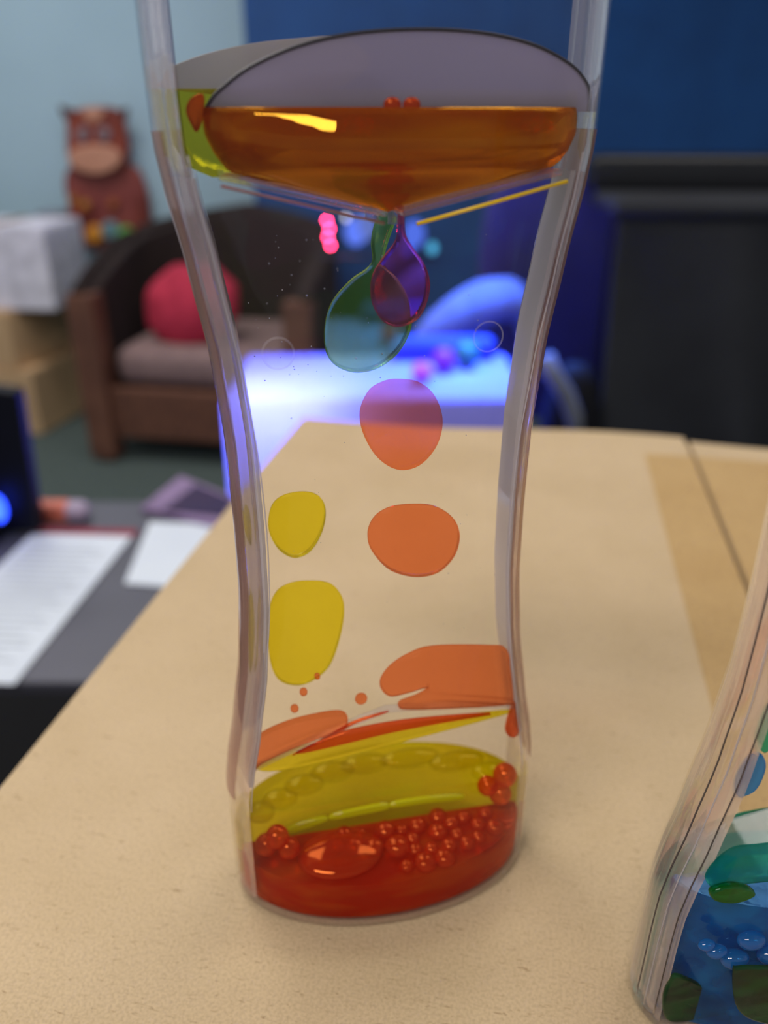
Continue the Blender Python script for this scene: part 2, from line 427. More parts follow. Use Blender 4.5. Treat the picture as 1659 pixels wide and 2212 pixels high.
def q(*c): return tuple(math.sqrt(x) for x in c)
M_or = clear('orange_oil', q(1.0, .34, .15), 1.2,  .6, 0, 0.10, (1.0, .25, .08))
M_orp = clear('orange_water_front', q(1.0, .33, .15), 1.2, .96, 0, 0.08, (1.0, .22, .10))
M_ye = clear('yellow_oil', q(.98, .88, .05), 1.2, .6, 0, 0.10, (1.0, .82, .02))
M_gr = clear('yellow_green_oil', q(.62, .90, .14), 1.2, .7, 0, 0.05, (.3, .8, .25))
M_pu = clear('orange_drop_thin', q(1.0, .22, .45), 1.2, .6, 0, 0.05, (.8, .1, .5))
M_res = clear('orange_reservoir', q(1.0, .20, .004), 1.36, 0.20, 0, 0.30, (.60, .06, .0), gloss=0.75, gtint=(1, .52, .05), wobble=0.08, wscale=180, stretch=(.12, 1, 1.2), milk2=(1.0, .30, .0))
M_yres = clear('yellow_reservoir', q(.92, .85, .05), 1.2, 0.55, 0, 0.14, (.85, .78, .02), wobble=0.3)
M_red = clear('red_orange_pool', q(1.0, .20, .03), 1.3, 0.55, 0, 0.45, (.85, .02, .002), gloss=0.7, gtint=(1, .14, .03), wobble=0.8, wscale=170, stretch=(.25, 1, 1.3), milk2=(1.0, .11, .008))
M_redb = clear('red_foam_drop', q(1.0, .25, .09), 1.2, 0.6, 0, 0.28, (1.0, .07, .008), gloss=0.8, gtint=(1, .26, .06))
M_yb = clear('yellow_foam', q(.99, .90, .04), 1.12, .7, 0, .15, (1.0, .86, .0), gloss=.3, gtint=(1, .95, .2))
M_yp = clear('yellow_pool', q(.97, .86, .03), 1.15, 0.6, 0, 0.28, (.95, .66, .0), gloss=0.5, gtint=(1, .9, .1), wobble=0.5, wscale=160, stretch=(.4, 1, 1), milk2=(1.0, .84, .0))
M_arch = clear('painted_grey_reflection', (.72, .70, .76), 1.1, 0.7, 0, 0.66, (.62, .56, .72), gloss=0.1)
M_arch2 = clear('painted_beige_reflection', (.8, .78, .76), 1.2, 0.7, 0, 0.62, (.72, .66, .62), gloss=0.1)
M_dark = solid('dark_reflection_edge', (38, 34, 44), 0.4)

# --- upper chamber of the middle timer: reflection sheets and real parts
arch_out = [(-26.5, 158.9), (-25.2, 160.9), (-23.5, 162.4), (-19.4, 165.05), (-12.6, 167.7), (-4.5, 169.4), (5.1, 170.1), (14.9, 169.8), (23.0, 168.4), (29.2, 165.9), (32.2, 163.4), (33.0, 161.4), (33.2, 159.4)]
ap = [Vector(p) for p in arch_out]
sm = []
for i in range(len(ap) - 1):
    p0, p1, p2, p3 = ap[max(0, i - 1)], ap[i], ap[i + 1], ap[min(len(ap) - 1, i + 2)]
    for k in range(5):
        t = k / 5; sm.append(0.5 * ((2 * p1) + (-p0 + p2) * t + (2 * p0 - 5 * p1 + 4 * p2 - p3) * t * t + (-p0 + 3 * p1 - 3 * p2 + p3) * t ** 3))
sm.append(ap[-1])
ar = slab('reflection_arch', F1, [tuple(p) for p in sm], -1.0, 0.5, M_arch, 1, 0.1, T1)  # added sheet painting the reflection in the orange liquid's surface
ar['label'] = 'grey arch imitating the surface reflection above the orange liquid'
tube('reflection_edge', [(p.x * mm, -0.0010, p.y * mm) for p in sm], 0.00033, M_dark, ar, 8)
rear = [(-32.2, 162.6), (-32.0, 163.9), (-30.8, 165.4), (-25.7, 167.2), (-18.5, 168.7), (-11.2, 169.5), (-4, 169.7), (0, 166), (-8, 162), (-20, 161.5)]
slab('rear_reflection_arch', F1, rear, 9.0, 0.5, M_arch2, 3, 0.1, T1)  # same for the rear chamber: surface reflection painted as a beige sheet

def vplate(name, pts, y0, y1, th, mat, parent):
    v = []; f = []
    for (x, z) in pts:
        for (y, dz) in ((y0, 0), (y1, 0), (y1, th), (y0, th)): v.append((x * mm, y * mm, (z + dz) * mm))
    for i in range(len(pts) - 1):
        for k in range(4): f.append((i * 4 + k, i * 4 + (k + 1) % 4, i * 4 + 4 + (k + 1) % 4, i * 4 + 4 + k))
    f.append((0, 1, 2, 3)); n = (len(pts) - 1) * 4; f.append((n + 3, n + 2, n + 1, n))
    return mesh_obj(name, v, f, mat, parent, bevel=0.0002)
vplate('funnel_plate', [(-25.2, 151.0), (-1.6, 145.6)], -12.0, 10, 0.75, M_plate, T1)
vplate('funnel_plate', [(0.8, 145.6), (25.2, 151.0)], -12.0, 10, 0.75, M_plate, T1)
vplate('roof_plate', [(-28, 36.3), (-14, 42.4), (0, 47.2), (14, 46.2), (28.6, 43.8)], -4.9, -2.6, 0.5, M_plate, T1)
ye = tube('yellow_rim_line', [(2.6 * mm, -0.0135, 144.8 * mm), (14 * mm, -0.0135, 147.5 * mm), (25.5 * mm, -0.0130, 150.2 * mm)], 0.00028, solid('yellow_edge', (250, 205, 10), 0.3, (235, 190, 5)), T1, 8)
tube('rim_line', [(-25.0 * mm, -0.0128, 150.3 * mm), (-12 * mm, -0.0132, 147.3 * mm), (-2.2 * mm, -0.0135, 145.0 * mm)], 0.00022, M_rimline, T1, 8)
# two-spout nozzle where the drops leave the funnel
for (x, y) in ((-1.0, 0.003), (1.6, -0.003)):
    rr = []
    for (z, r) in ((146.6, 1.6), (145.4, 1.3), (144.2, 1.15), (143.6, 1.25)):
        rr.append([(x * mm + r * mm * math.cos(2 * math.pi * k / 20), y + r * mm * math.sin(2 * math.pi * k / 20), z * mm) for k in range(20)])
    loft('nozzle', rr, M_plate, T1)
# moulding rings on the front window
for (x, z) in ((13.9, 128.1), (-18.7, 127.2)):
    tube('mould_ring', [((x + 2.35 * math.cos(2 * math.pi * k / 40)) * mm, -0.0152, (z + 2.35 * math.sin(2 * math.pi * k / 40)) * mm) for k in range(40)], 0.000045, M_rib, T1, 6, closed=True)

# --- upper liquids
oc = []
for (z, a, b) in ((145.6, .5, 5.0), (147.6, 9.0, 7.5), (149.6, 17.5, 9.5), (151.2, 23.6, 11.2), (151.7, 24.6, 12.6), (152.6, 25.4, 14.2), (154.0, 26.3, 15.4), (155.6, 27.0, 15.7), (156.4, 27.3, 15.4), (157.2, 27.4, 14.95), (158.2, 27.45, 14.3), (159.0, 27.4, 13.75), (159.6, 27.3, 13.3), (160.0, 27.2, 12.4)):
    oc.append(dring(a * mm * 1.05, b * mm, z * mm, -1, cx=2.0 * mm * max(0, min(1, (z - 146) / 6)) + .1 * mm))
o = body('orange_liquid', F1, oc, M_res); tag(o, 'glowing orange liquid filling the upper front funnel of the middle timer', 'liquid')
oc = []
for (z, a, b) in ((150.5, 26, 12.5), (152, 29.5, 14), (155, 31.2, 15), (159, 31.6, 15.3), (161.5, 31.6, 15.3), (162.4, 31.4, 15.1)):
    oc.append(dring(a * mm, b * mm, z * mm, 1))
o = body('yellow_liquid', F1, oc, M_yres); tag(o, 'yellow liquid in the upper rear chamber behind the orange liquid', 'liquid')
o = slab('orange_drop', F1, [(-28.9, 159.6), (-28.0, 161.2), (-26.2, 161.6), (-26.6, 158.6), (-27.6, 156.8), (-28.3, 157.6)], -2.0, 1.6, M_redb, 4, 0.4)
tag(o, 'small hooked orange drop in the upper left corner beside the orange liquid', 'drop', 'orange drops in the middle timer')
for i, (x, lab) in enumerate(((-0.3, 'left one of two round bubbles sitting on the orange liquid'), (2.5, 'right one of two round bubbles sitting on the orange liquid'))):
    o = ball('bubble', (0, 0, 0), (1.25 * mm, 1.25 * mm, 1.0 * mm), M_redb); o.matrix_world = F1 @ Matrix.Translation((x * mm, -.0095, 160.3 * mm))
    tag(o, lab, 'bubble', 'bubbles on the orange liquid')

# --- hanging and falling drops
D = 'orange drops in the middle timer'; Y = 'yellow drops in the middle timer'
def drop(outline, yl, th, mat, label, group, name='drop'):
    o = slab(name, F1, outline, yl, th, mat, 6, 0.42); tag(o, label, 'drop', group); return o
drop([(2.26, 145.0), (0.6, 144.4), (-0.5, 142.4), (-1.0, 139.6), (-0.8, 137.0), (-1.9, 135.6), (-4.34, 134.08), (-7.59, 130.73), (-9.14, 126.86), (-9.29, 122.42), (-7.74, 119.43), (-4.21, 117.88), (-0.02, 118.4), (3.6, 120.9), (5.75, 124.53), (6.12, 127.77), (5.33, 130.99), (3.26, 134.19), (1.2, 136.17), (1.4, 138.42), (2.4, 141.36), (3.2, 143.6)],
     4, 2.4, M_gr, 'large dark green teardrop hanging from the nozzle, behind the purple one', Y, 'green_drop')
drop([(1.85, 146.2), (1.75, 143.46), (1.36, 141.04), (-0.35, 138.9), (-2.01, 136.53), (-2.63, 134.01), (-2.19, 131.04), (-0.51, 128.48), (1.83, 127.6), (4.49, 128.32), (6.26, 130.3), (7.18, 134.01), (6.33, 137.33), (4.37, 140.04), (2.99, 142.39), (2.7, 146.2)],
     -4, 2.4, M_pu, 'purple and brown teardrop hanging from the nozzle in front', D, 'purple_drop')
drop([(2.46, 118.55), (6.13, 117.67), (8.84, 114.83), (10.06, 110.66), (9.1, 106.18), (6.19, 102.74), (2.36, 101.98), (-1.35, 104.26), (-3.89, 108.67), (-4.65, 112.98), (-3.0, 116.76), (-0.35, 118.31)],
     -4, 2.4, M_orp, 'round drop below the teardrops, purple at its top and orange below', D, 'orange_drop')
drop([(5.31, 94.49), (9.29, 93.72), (12.77, 91.16), (14.18, 87.57), (13.26, 83.13), (10.15, 79.88), (5.56, 79.38), (0.55, 81.51), (-2.73, 85.7), (-3.49, 89.42), (-2.08, 92.64), (0.95, 94.34)],
     -4, 2.4, M_or, 'wide oval orange drop right of the small yellow drop', D, 'orange_drop')
drop([(-14.3, 95.15), (-11.28, 94.0), (-10.14, 90.95), (-11.09, 86.53), (-13.5, 82.69), (-16.72, 81.6), (-19.74, 83.89), (-21.25, 88.09), (-20.54, 92.45), (-18.24, 94.65)],
     4, 2.4, M_ye, 'smaller upper yellow drop at the left of the waist', Y, 'yellow_drop')
drop([(-14.26, 75.5), (-9.65, 74.29), (-7.2, 70.14), (-7.74, 63.4), (-10.2, 55.51), (-13.77, 51.8), (-17.75, 50.82), (-21.54, 52.99), (-22.93, 58.56), (-22.47, 68.77), (-20.8, 73.49), (-17.95, 75.3)],
     4, 2.4, M_ye, 'large tall yellow drop below the smaller yellow drop', Y, 'yellow_drop')
drop([(-1.31, 54.26), (0.62, 58.08), (4.92, 60.91), (10.21, 61.99), (22.09, 60.41), (25.6, 59.2), (26.6, 54.67), (27.9, 46.0), (26.6, 44.9), (15.77, 45.67), (4.0, 47.3), (3.01, 48.84), (6.56, 50.01), (9.02, 51.44), (8.01, 52.2), (4.56, 51.54), (0.63, 51.32)],
     -4, 2.2, M_or, 'broad orange blob with a notch resting at right above the lower roof plate', D, 'orange_blob')
drop([(-27.19, 43.45), (-24.95, 45.88), (-18.7, 47.97), (-11.04, 48.63), (-8.36, 47.57), (-8.21, 45.45), (-9.7, 44.1), (-19.03, 41.11), (-25.93, 38.2), (-28.34, 36.48)],
     -4, 2.2, M_or, 'long orange blob sliding down the left slope of the lower roof plate', D, 'orange_blob')
drop([(28.3, 45.2), (29.4, 41.5), (30.0, 38.0), (29.6, 36.0), (28.4, 35.4), (27.0, 36.6), (27.0, 39.03), (27.6, 42.5)],
     -4, 2.2, M_redb, 'dark orange drip at the right end of the lower roof plate', D, 'orange_drop')
for (x, z, r, lab) in ((-5.2, 51.2, 1.3, 'small orange droplet between the two orange blobs'), (-16.9, 54.8, .8, 'tiny orange droplet under the large yellow drop'),
                       (-18.9, 50.9, .85, 'tiny orange droplet just above the long orange blob'), (-14.0, 58.3, .6, 'tiny orange droplet overlapping the lower edge of the large yellow drop')):
    o = slab('orange_droplet', F1, [(x + r * math.cos(k * math.pi / 5), z + r * 1.05 * math.sin(k * math.pi / 5)) for k in range(10)], -4, 1.2, M_or, 3, r * .35)
    tag(o, lab, 'drop', 'tiny orange droplets')
for (out, lab) in (([(-25.3, 93.4), (-24.6, 92.6), (-24.4, 88.5), (-24.7, 85.0), (-25.5, 87.0), (-25.9, 91.0)], 'thin painted image of the upper yellow drop refracted in left rim'),
                   ([(-26.0, 75.0), (-25.3, 73.6), (-25.4, 66), (-26.4, 57.5), (-27.2, 55.6), (-26.8, 66)], 'long thin painted image of the large yellow drop refracted in left rim')):
    o = slab('refracted_drop_image', F1, out, 4, 1.2, M_ye, 4, .2); tag(o, lab, 'drop', Y)  # added slivers imitating the yellow drops as refracted by the rim

# --- liquid lying on the lower roof plate
o = slab('yellow_streak', F1, [(-27.51, 35.59), (-23.02, 37.83), (-15.13, 40.21), (1.77, 41.6), (17.11, 42.2), (27.4, 41.9), (27.4, 41.2), (17.26, 39.4), (2.82, 37.2), (-13.36, 34.9), (-23.25, 34.2)], -3.0, 1.0, M_ye, 4, 0.2)
tag(o, 'long slanting yellow streak lying along the lower roof plate', 'liquid')
o = slab('red_streak', F1, [(-19.15, 39.57), (-13.22, 42.53), (-7.33, 44.0), (3.53, 44.6), (16.73, 43.9), (22.91, 43.0), (10.63, 42.4), (0.56, 41.7), (-9.37, 40.4)], -4.6, 0.9, M_redb, 4, 0.2)
tag(o, 'narrow red streak just above the yellow streak on the roof plate', 'liquid')
o = slab('fine_streak', F1, [(-20, 39.2), (-13.2, 42.8), (-7.3, 46.0), (-0.44, 47.5), (-0.25, 47.1), (-6.82, 45.3), (-12.84, 42.0)], -4.6, 0.5, M_redb, 4, 0.1)
tag(o, 'fine red hairline streak rising from the left orange blob', 'liquid')

# --- pools at the bottom
def pool(name, F, side, ztop, mat, label, ka=.0325, kb=.0174, z0=.0008, drop_=0.0):
    rr = []
    for (z, k) in ((z0, .95), (z0 + .0012, 1.0), (ztop * .5, 1.0), (ztop - .0006, 1.0), (ztop, .985)):
        rr.append([(x, y, zz + (drop_ * x if z >= ztop - .0007 else 0)) for (x, y, zz) in dring(ka * k, kb * k, z, side, 0.0004)])
    o = body(name, F, rr, mat); tag(o, label, 'liquid'); return o
pool('red_liquid_pool', F1, -1, .0115, M_red, 'red orange liquid pool in the front of the base of the middle timer')
pool('yellow_liquid_pool', F1, 1, .0185, M_yp, 'yellow liquid pool behind the red pool in the base of the middle timer', ka=.0335, kb=.0178)
ORD = ['first', 'second', 'third', 'fourth', 'fifth', 'sixth', 'seventh', 'eighth', 'ninth', 'tenth', 'eleventh', 'twelfth', 'thirteenth']
for k, (x, y, z, a, c) in enumerate(((-27.5, 3, 16.8, 3.2, 1.8), (-23, 5.5, 17.2, 4.2, 1.8), (-17, 8.5, 17.5, 4.8, 1.9), (-10, 11, 17.8, 5.5, 2.0), (-2, 12, 18.0, 6, 2.0), (9, 11.5, 18.2, 7.5, 1.9), (20, 8.5, 18.0, 7.0, 1.9), (27, 4, 17.6, 4.5, 1.8))):
    o = ball('yellow_bubble', (0, 0, 0), (a * mm, 3 * mm, c * mm), M_yb); o.matrix_world = F1 @ Matrix.Translation((x * mm, y * mm, z * mm))
    tag(o, ORD[k] + ' yellow bubble from the left in the scalloped row on the yellow pool', 'bubble', 'yellow bubbles on the yellow pool')
M_glint = clear('painted_yellow_glow', q(1, .98, .02), 1.1, .6, 0, .6, (1.0, .98, .0), gloss=.4)  # strips coloured to imitate light refracted between the pools
for pl_, lb in (([(-23, 13.2), (-20, 15.2), (-14, 16.2), (-13, 14.9), (-19, 13.2)], 'short painted yellow glow between red and yellow pools at left'),
                ([(-12, 15.0), (-11, 16.6), (0, 17.4), (1.0, 15.6), (-6, 15.0)], 'middle painted yellow glow between red and yellow pools'),
                ([(2, 15.8), (3, 17.4), (13, 17.2), (19, 16.2), (18, 15.0), (9, 15.6)], 'long painted yellow glow between red and yellow pools at right')):
    o = slab('yellow_glow_strip', F1, pl_, -.6, .9, M_glint, 4, .3); tag(o, lb, 'liquid', 'painted yellow glows')
foam = [(27.5, -4.5, 24.5, 2.7), (23.5, -4.5, 22.0, 2.3), (26.5, -5, 19.5, 2.6), (-24.5, -6, 18.0, 2.6), (-27.0, -5, 15.0, 2.5), (-22.2, -7, 15.2, 2.4)]
for (x, y, z, r), lb in zip(foam, ('topmost red bubble of the stack at the right wall', 'left red bubble of the stack at the right wall', 'lowest red bubble of the stack at the right wall',
                                   'topmost red bubble of the cluster at the left wall', 'outermost red bubble of the cluster at the left wall', 'innermost red bubble of the cluster at the left wall')):
    o = ball('red_bubble', (0, 0, 0), (r * mm,) * 3, M_redb); o.matrix_world = F1 @ Matrix.Translation((x * mm, y * mm, z * mm))
    tag(o, lb, 'bubble', 'red bubbles at the walls')
pts = []
tries = 0
while len(pts) < 34 and tries < 4000:
    tries += 1
    x = random.uniform(-12, 25); y = -random.uniform(2, 14.5)
    if (x / 29.5) ** 2 + (y / 15.8) ** 2 > 1: continue
    if x < 2 and y < -6 - (x + 12) * .35: continue
    r = random.uniform(1.5, 2.9)
    if all((x - a) ** 2 + (y - b) ** 2 > ((r + c) * 0.86) ** 2 for a, b, c in pts): pts.append((x, y, r))
pts.sort(key=lambda p: -p[1]); m3 = (len(pts) + 2) // 3
for row, rn in ((pts[:m3], 'rear'), (pts[m3:2 * m3], 'middle'), (pts[2 * m3:], 'front')):
    for k, (x, y, r) in enumerate(sorted(row)):
        o = ball('red_bubble', (0, 0, 0), (r * mm, r * mm, r * .72 * mm), M_redb)
        o.matrix_world = F1 @ Matrix.Translation((x * mm, y * mm, (11.6 + r * .35) * mm))
        tag(o, ORD[k] + ' red bubble from the left in the ' + rn + ' row of red foam', 'bubble', 'red bubbles floating on the red pool')
# smooth drop at the left of the foam
o = ball('red_bubble', (0, 0, 0), (9.5 * mm, 6.5 * mm, 2.2 * mm), M_redb); o.matrix_world = F1 @ Matrix.Translation((-11 * mm, -8.2 * mm, 12.2 * mm))
tag(o, 'largest flat red bubble lying left of the foam on the red pool', 'bubble')

# tiny air specks in the clear oil, too many and small to count
vs = []; fs = []
for k in range(90):
    x = random.gauss(-14, 9) if k < 60 else random.uniform(-22, 22); z = random.uniform(118, 142) if k < 60 else random.uniform(50, 142)
    if abs(x) > 22: continue
    r = random.uniform(.06, .17) * mm; c = Vector((x * mm, -0.006 + random.uniform(-.006, .012), z * mm)); b = len(vs)
    for d in ((1, 0, 0), (-1, 0, 0), (0, 1, 0), (0, -1, 0), (0, 0, 1), (0, 0, -1)): vs.append(c + Vector(d) * r)
    for (i, j, l) in ((0, 2, 4), (2, 1, 4), (1, 3, 4), (3, 0, 4), (2, 0, 5), (1, 2, 5), (3, 1, 5), (0, 3, 5)): fs.append((b + i, b + j, b + l))
o = mesh_obj('air_specks', vs, fs, clear('speck', (.8, .8, .85), 1.4, .3, 0, .3, (.8, .8, .9)), None, True); o.matrix_world = F1
o['kind'] = 'stuff'; tag(o, 'tiny air specks scattered in the clear oil of the middle timer', 'bubbles')

# --- contents of the second timer
M_blu = clear('blue_pool', q(.03, .36, 1.0), 1.25, 0.5, 0, 0.42, (.0, .10, .60), gloss=0.7, gtint=(.2, .6, 1), milk2=(.0, .30, 1.0), wobble=0.6, wscale=150)
M_blb = clear('blue_foam_drop', q(.05, .45, 1.0), 1.2, 0.5, 0, 0.35, (.0, .38, 1.0), gloss=0.5)
M_teal = clear('teal_oil', q(.08, .68, .55), 1.12, 0.45, 0, 0.12, (.0, .45, .35))
M_dgr = clear('dark_green_oil', q(.04, .30, .10), 1.2, 0.4, 0, 0.35, (.0, .05, .03), gloss=0.3, wobble=0.5, wscale=300, stretch=(.3, 1, 1), milk2=(.0, .25, .05))
M_lg = clear('bright_green_oil', q(.05, .55, .06), 1.2, 0.4, 0, 0.35, (.0, .25, .01), gloss=0.4, wobble=0.5, wscale=300)
pool('blue_liquid_pool', F2, -1, .036, M_blu, 'deep blue liquid pool filling the lower part of the right timer', ka=.0318, kb=.0112)
pool('green_liquid_pool', F2, 1, .030, M_teal, 'teal liquid in the rear chamber of the right timer')
def drop2(outline, yl, th, mat, label, name):
    o = slab(name, F2, outline, yl, th, mat, 5, 0.4); tag(o, label, 'drop', 'green drops in the right timer'); return o
drop2([(-30.4, 43.0), (-29.8, 47.0), (-26.7, 50.2), (-21, 50.2), (-8, 50.4), (4, 49), (6, 43.6), (-12, 42.4), (-24, 42.6)], -8, 2.2, M_teal, 'broad teal blob lying above the blue pool of the right timer', 'teal_blob')
drop2([(-30.6, 42.4), (-29.4, 43.6), (-26.8, 43.9), (-23.8, 42.6), (-22.2, 40.9), (-24.0, 39.6), (-26.6, 39.4), (-29.6, 40.6)], -9.2, 1.6, M_lg, 'small bright green lens-shaped drop under the teal blob', 'green_drop')
drop2([(-32.4, 10.0), (-32.0, 15.4), (-30.9, 17.0), (-28, 15.2), (-24.2, 11.9), (-17.4, 3.6), (-22, 2.6), (-30, 3)], -6.5, 1.0, M_dgr, 'dark olive green blob at the lower left corner of the right timer', 'green_blob')
drop2([(-24.5, 24.6), (-23.5, 25.9), (-18.1, 25.0), (-4, 22), (4, 10), (-4, 4), (-14.7, 8), (-21.3, 13.6)], -12.2, 0.9, M_dgr, 'dark teal green blob overlapping the olive one at the front of right timer', 'green_blob')
drop2([(-24.6, 77), (-22.4, 76), (-22.0, 70), (-23.6, 67.5), (-25.2, 71)], -4, 1.5, M_teal, 'dark teal drop high inside the left rim of the right timer', 'teal_drop')
drop2([(-23.6, 67), (-22.4, 64), (-23.2, 59.5), (-26.2, 58.5), (-26.9, 62.5), (-25.6, 66.5)], -4, 1.5, M_blb, 'blue looped drop inside the left rim below the dark teal drop', 'blue_drop')
for (x, z, s), lb in zip(((-28.5, 28.6, 1.3), (-26.3, 26.6, 1.6), (-22.6, 24.2, 2.2), (-20.5, 29.0, 2.1), (-15.8, 24.6, 2.3)),
                         ('leftmost and smallest blue bubble of the cluster', 'second blue bubble from the left of the cluster', 'lower middle blue bubble of the cluster', 'upper middle blue bubble of the cluster', 'rightmost blue bubble of the cluster')):
    o = ball('blue_bubble', (0, 0, 0), (s * 1.25 * mm, s * .8 * mm, s * .8 * mm), M_blb); o.matrix_world = F2 @ Matrix.Translation((x * mm, -.0110 + .00006 * abs(x), z * mm))
    tag(o, lb + ' in the right timer', 'bubble', 'blue bubbles in the right timer')
vplate('roof_plate', [(-27, 38.5), (0, 45.2), (27, 38.5)], -6, 6, 0.6, M_plate, T2)

# ------------------------------------------------------------------ dark table with papers, at the left
M_table = solid('charcoal_table', (84, 84, 96), 0.45, (76, 76, 88), 6)
M_black = solid('black_plastic', (14, 15, 20), 0.35)
TZ = -0.27
tb = empty('side_table', (-0.25, 0.72, FLOOR), label='charcoal grey table carrying the white papers beside the cardboard box', cat='table')
box('tabletop', (0.25, 0.0, -FLOOR + TZ - 0.0155), (1.9, 0.35, 0.03), M_table, tb, bevel=0.003)
for x in (-0.62, 1.1):
    for y in (-0.13, 0.13):
        box('leg', (x, y, (-FLOOR + TZ - 0.03) / 2), (0.05, 0.05, -FLOOR + TZ - 0.03), M_table, tb)
M_paper = solid('white_paper', (228, 236, 246), 0.8, (222, 230, 242), 8)
M_print = solid('grey_print', (190, 198, 210), 0.8)
def sheet(name, quad, label, thick=0.0008, z=TZ + .0005):
    t = empty(name, (sum(p[0] for p in quad) / 4, sum(p[1] for p in quad) / 4, z), 0, label, 'paper')
    v = [(x - t.location.x, y - t.location.y, zz) for zz in (0, thick) for (x, y) in quad]
    mesh_obj('page', v, [(0, 1, 2, 3), (7, 6, 5, 4), (0, 4, 5, 1), (1, 5, 6, 2), (2, 6, 7, 3), (3, 7, 4, 0)], M_paper, t)
    return t
Q1 = [(-0.3961, 0.8121), (-0.2817, 0.8065), (-0.305, 0.545), (-0.420, 0.552)]
Q1 = [(-0.396, 0.812), (-0.282, 0.806), (-0.308, 0.540), (-0.422, 0.547)]
s1 = sheet('printed_sheet', Q1, 'printed white sheet with a dark red top edge on charcoal table')
def on_quad(Qd, s, t):
    a = Vector(Qd[0]).lerp(Vector(Qd[1]), s); b = Vector(Qd[3]).lerp(Vector(Qd[2]), s); return a.lerp(b, t)
def strip(name, Qd, s0, s1_, t0, t1, z0, z1, m, parent):
    c = parent.location; pts = [on_quad(Qd, *k) for k in ((s0, t0), (s1_, t0), (s1_, t1), (s0, t1))]
    v = [(p.x - c.x, p.y - c.y, z) for z in (z0, z1) for p in pts]
    return mesh_obj(name, v, [(0, 1, 2, 3), (7, 6, 5, 4), (0, 4, 5, 1), (1, 5, 6, 2), (2, 6, 7, 3), (3, 7, 4, 0)], m, parent)
strip('red_border', Q1, -0.02, 1.02, -0.035, 0.02, 0.0002, 0.0014, solid('dark_red_print', (150, 30, 60), 0.6), s1)
for k in range(20):
    tt = 0.12 + k * 0.04
    strip('printed_line', Q1, 0.09, 0.86 - 0.12 * ((k * 7) % 3 == 0), tt, tt + 0.010, 0.0008, 0.0010, M_print, s1)
Q2 = [(-0.2715, 0.836), (-0.175, 0.830), (-0.175, 0.688), (-0.262, 0.700)]
sheet('blank_sheet', Q2, 'blank white sheet half hidden behind the left edge of cardboard box')
# purple book lying open behind it
pb = empty('purple_book', (-0.235, 0.882, TZ + .001), R(0), 'small purple booklet with a lilac border beside the box edge', 'book')
c0 = Vector((-0.235, 0.882))
def quadbox(name, pts, z0, z1, m, parent):
    c = parent.location; v = [(x - c.x, y - c.y, z) for z in (z0, z1) for (x, y) in pts]
    return mesh_obj(name, v, [(0, 1, 2, 3), (7, 6, 5, 4), (0, 4, 5, 1), (1, 5, 6, 2), (2, 6, 7, 3), (3, 7, 4, 0)], m, parent)
quadbox('cover', [(-0.262, 0.955), (-0.175, 0.885), (-0.190, 0.82), (-0.288, 0.862)], 0, 0.006, solid('lilac_card', (150, 124, 166), 0.6), pb)
quadbox('front_print', [(-0.236, 0.925), (-0.182, 0.880), (-0.188, 0.838), (-0.260, 0.852)], 0.006, 0.0075, solid('deep_purple_card', (40, 18, 70), 0.6, (50, 18, 66), 30), pb)
# coral eraser-like case on the far table edge
cs = empty('coral_case', (-0.385, 0.845, TZ), 0, 'small coral pink case with a pale rounded end at table edge', 'case')
box('case_body', (-0.012, 0, 0.011), (0.062, 0.022, 0.022), solid('coral_plastic', (236, 128, 104), 0.5), cs, bevel=0.004)
ball('end_cap', (0.027, 0, 0.0115), (0.015, 0.0125, 0.0115), solid('pale_lilac_plastic', (190, 172, 200), 0.5), cs, power=.8)
# black laptop screen at far left
lp = empty('black_monitor', (-0.47, 0.80, TZ), 0, 'black monitor seen edge-on at the far left with a blue glow', 'monitor')
v = []; pr = [P(-60, 835, .80), P(36, 848, .80), P(84, 1150, .80), P(-60, 1180, .80)]
for dy in (0, 0.02):
    for p in pr: v.append((p.x + 0.47, p.y + dy - .80, max(p.z, TZ + .004) - TZ))
mesh_obj('screen_housing', v, [(0, 1, 2, 3), (7, 6, 5, 4), (0, 4, 5, 1), (1, 5, 6, 2), (2, 6, 7, 3), (3, 7, 4, 0)], solid('navy_black_plastic', (10, 12, 26), 0.5, spec=0.2), lp, bevel=0.003)
box('stand_foot', (-0.02, -0.07, 0.012), (0.13, 0.2, 0.016), M_black, lp, bevel=0.006)
ball('blue_indicator', (P(-2, 1095, .79).x + 0.47, -0.014, P(-2, 1095, .79).z - TZ), (0.009, 0.006, 0.016), glow('blue_led', (0.02, 0.06, 1.0), 6), lp)
kb = empty('black_case', (-0.485, 0.590, TZ), R(8), 'flat black equipment case beside the printed sheet at lower left', 'case')
box('case_body', (-0.015, -0.01, 0.018), (0.13, 0.12, 0.034), M_black, kb, bevel=0.006)
box('lid_seam', (-0.015, -0.01, 0.0375), (0.11, 0.10, 0.004), solid('matt_black', (10, 10, 14), 0.8), kb, bevel=0.001)
bg = empty('black_desk', (0.2, 0.15, FLOOR), 0, 'matt black desk carrying the cardboard box, visible at lower left', 'desk')
M_lam = solid('black_laminate', (12, 12, 14), 0.8, spec=0.15)
box('desktop', (0, 0, -FLOOR + TZ - 0.018), (1.9, 0.77, 0.03), M_lam, bg, bevel=0.003)
for x in (-.9, .9):
    box('side_panel', (x, 0, (-FLOOR + TZ - .034) / 2), (.03, .7, -FLOOR + TZ - .034), M_lam, bg)

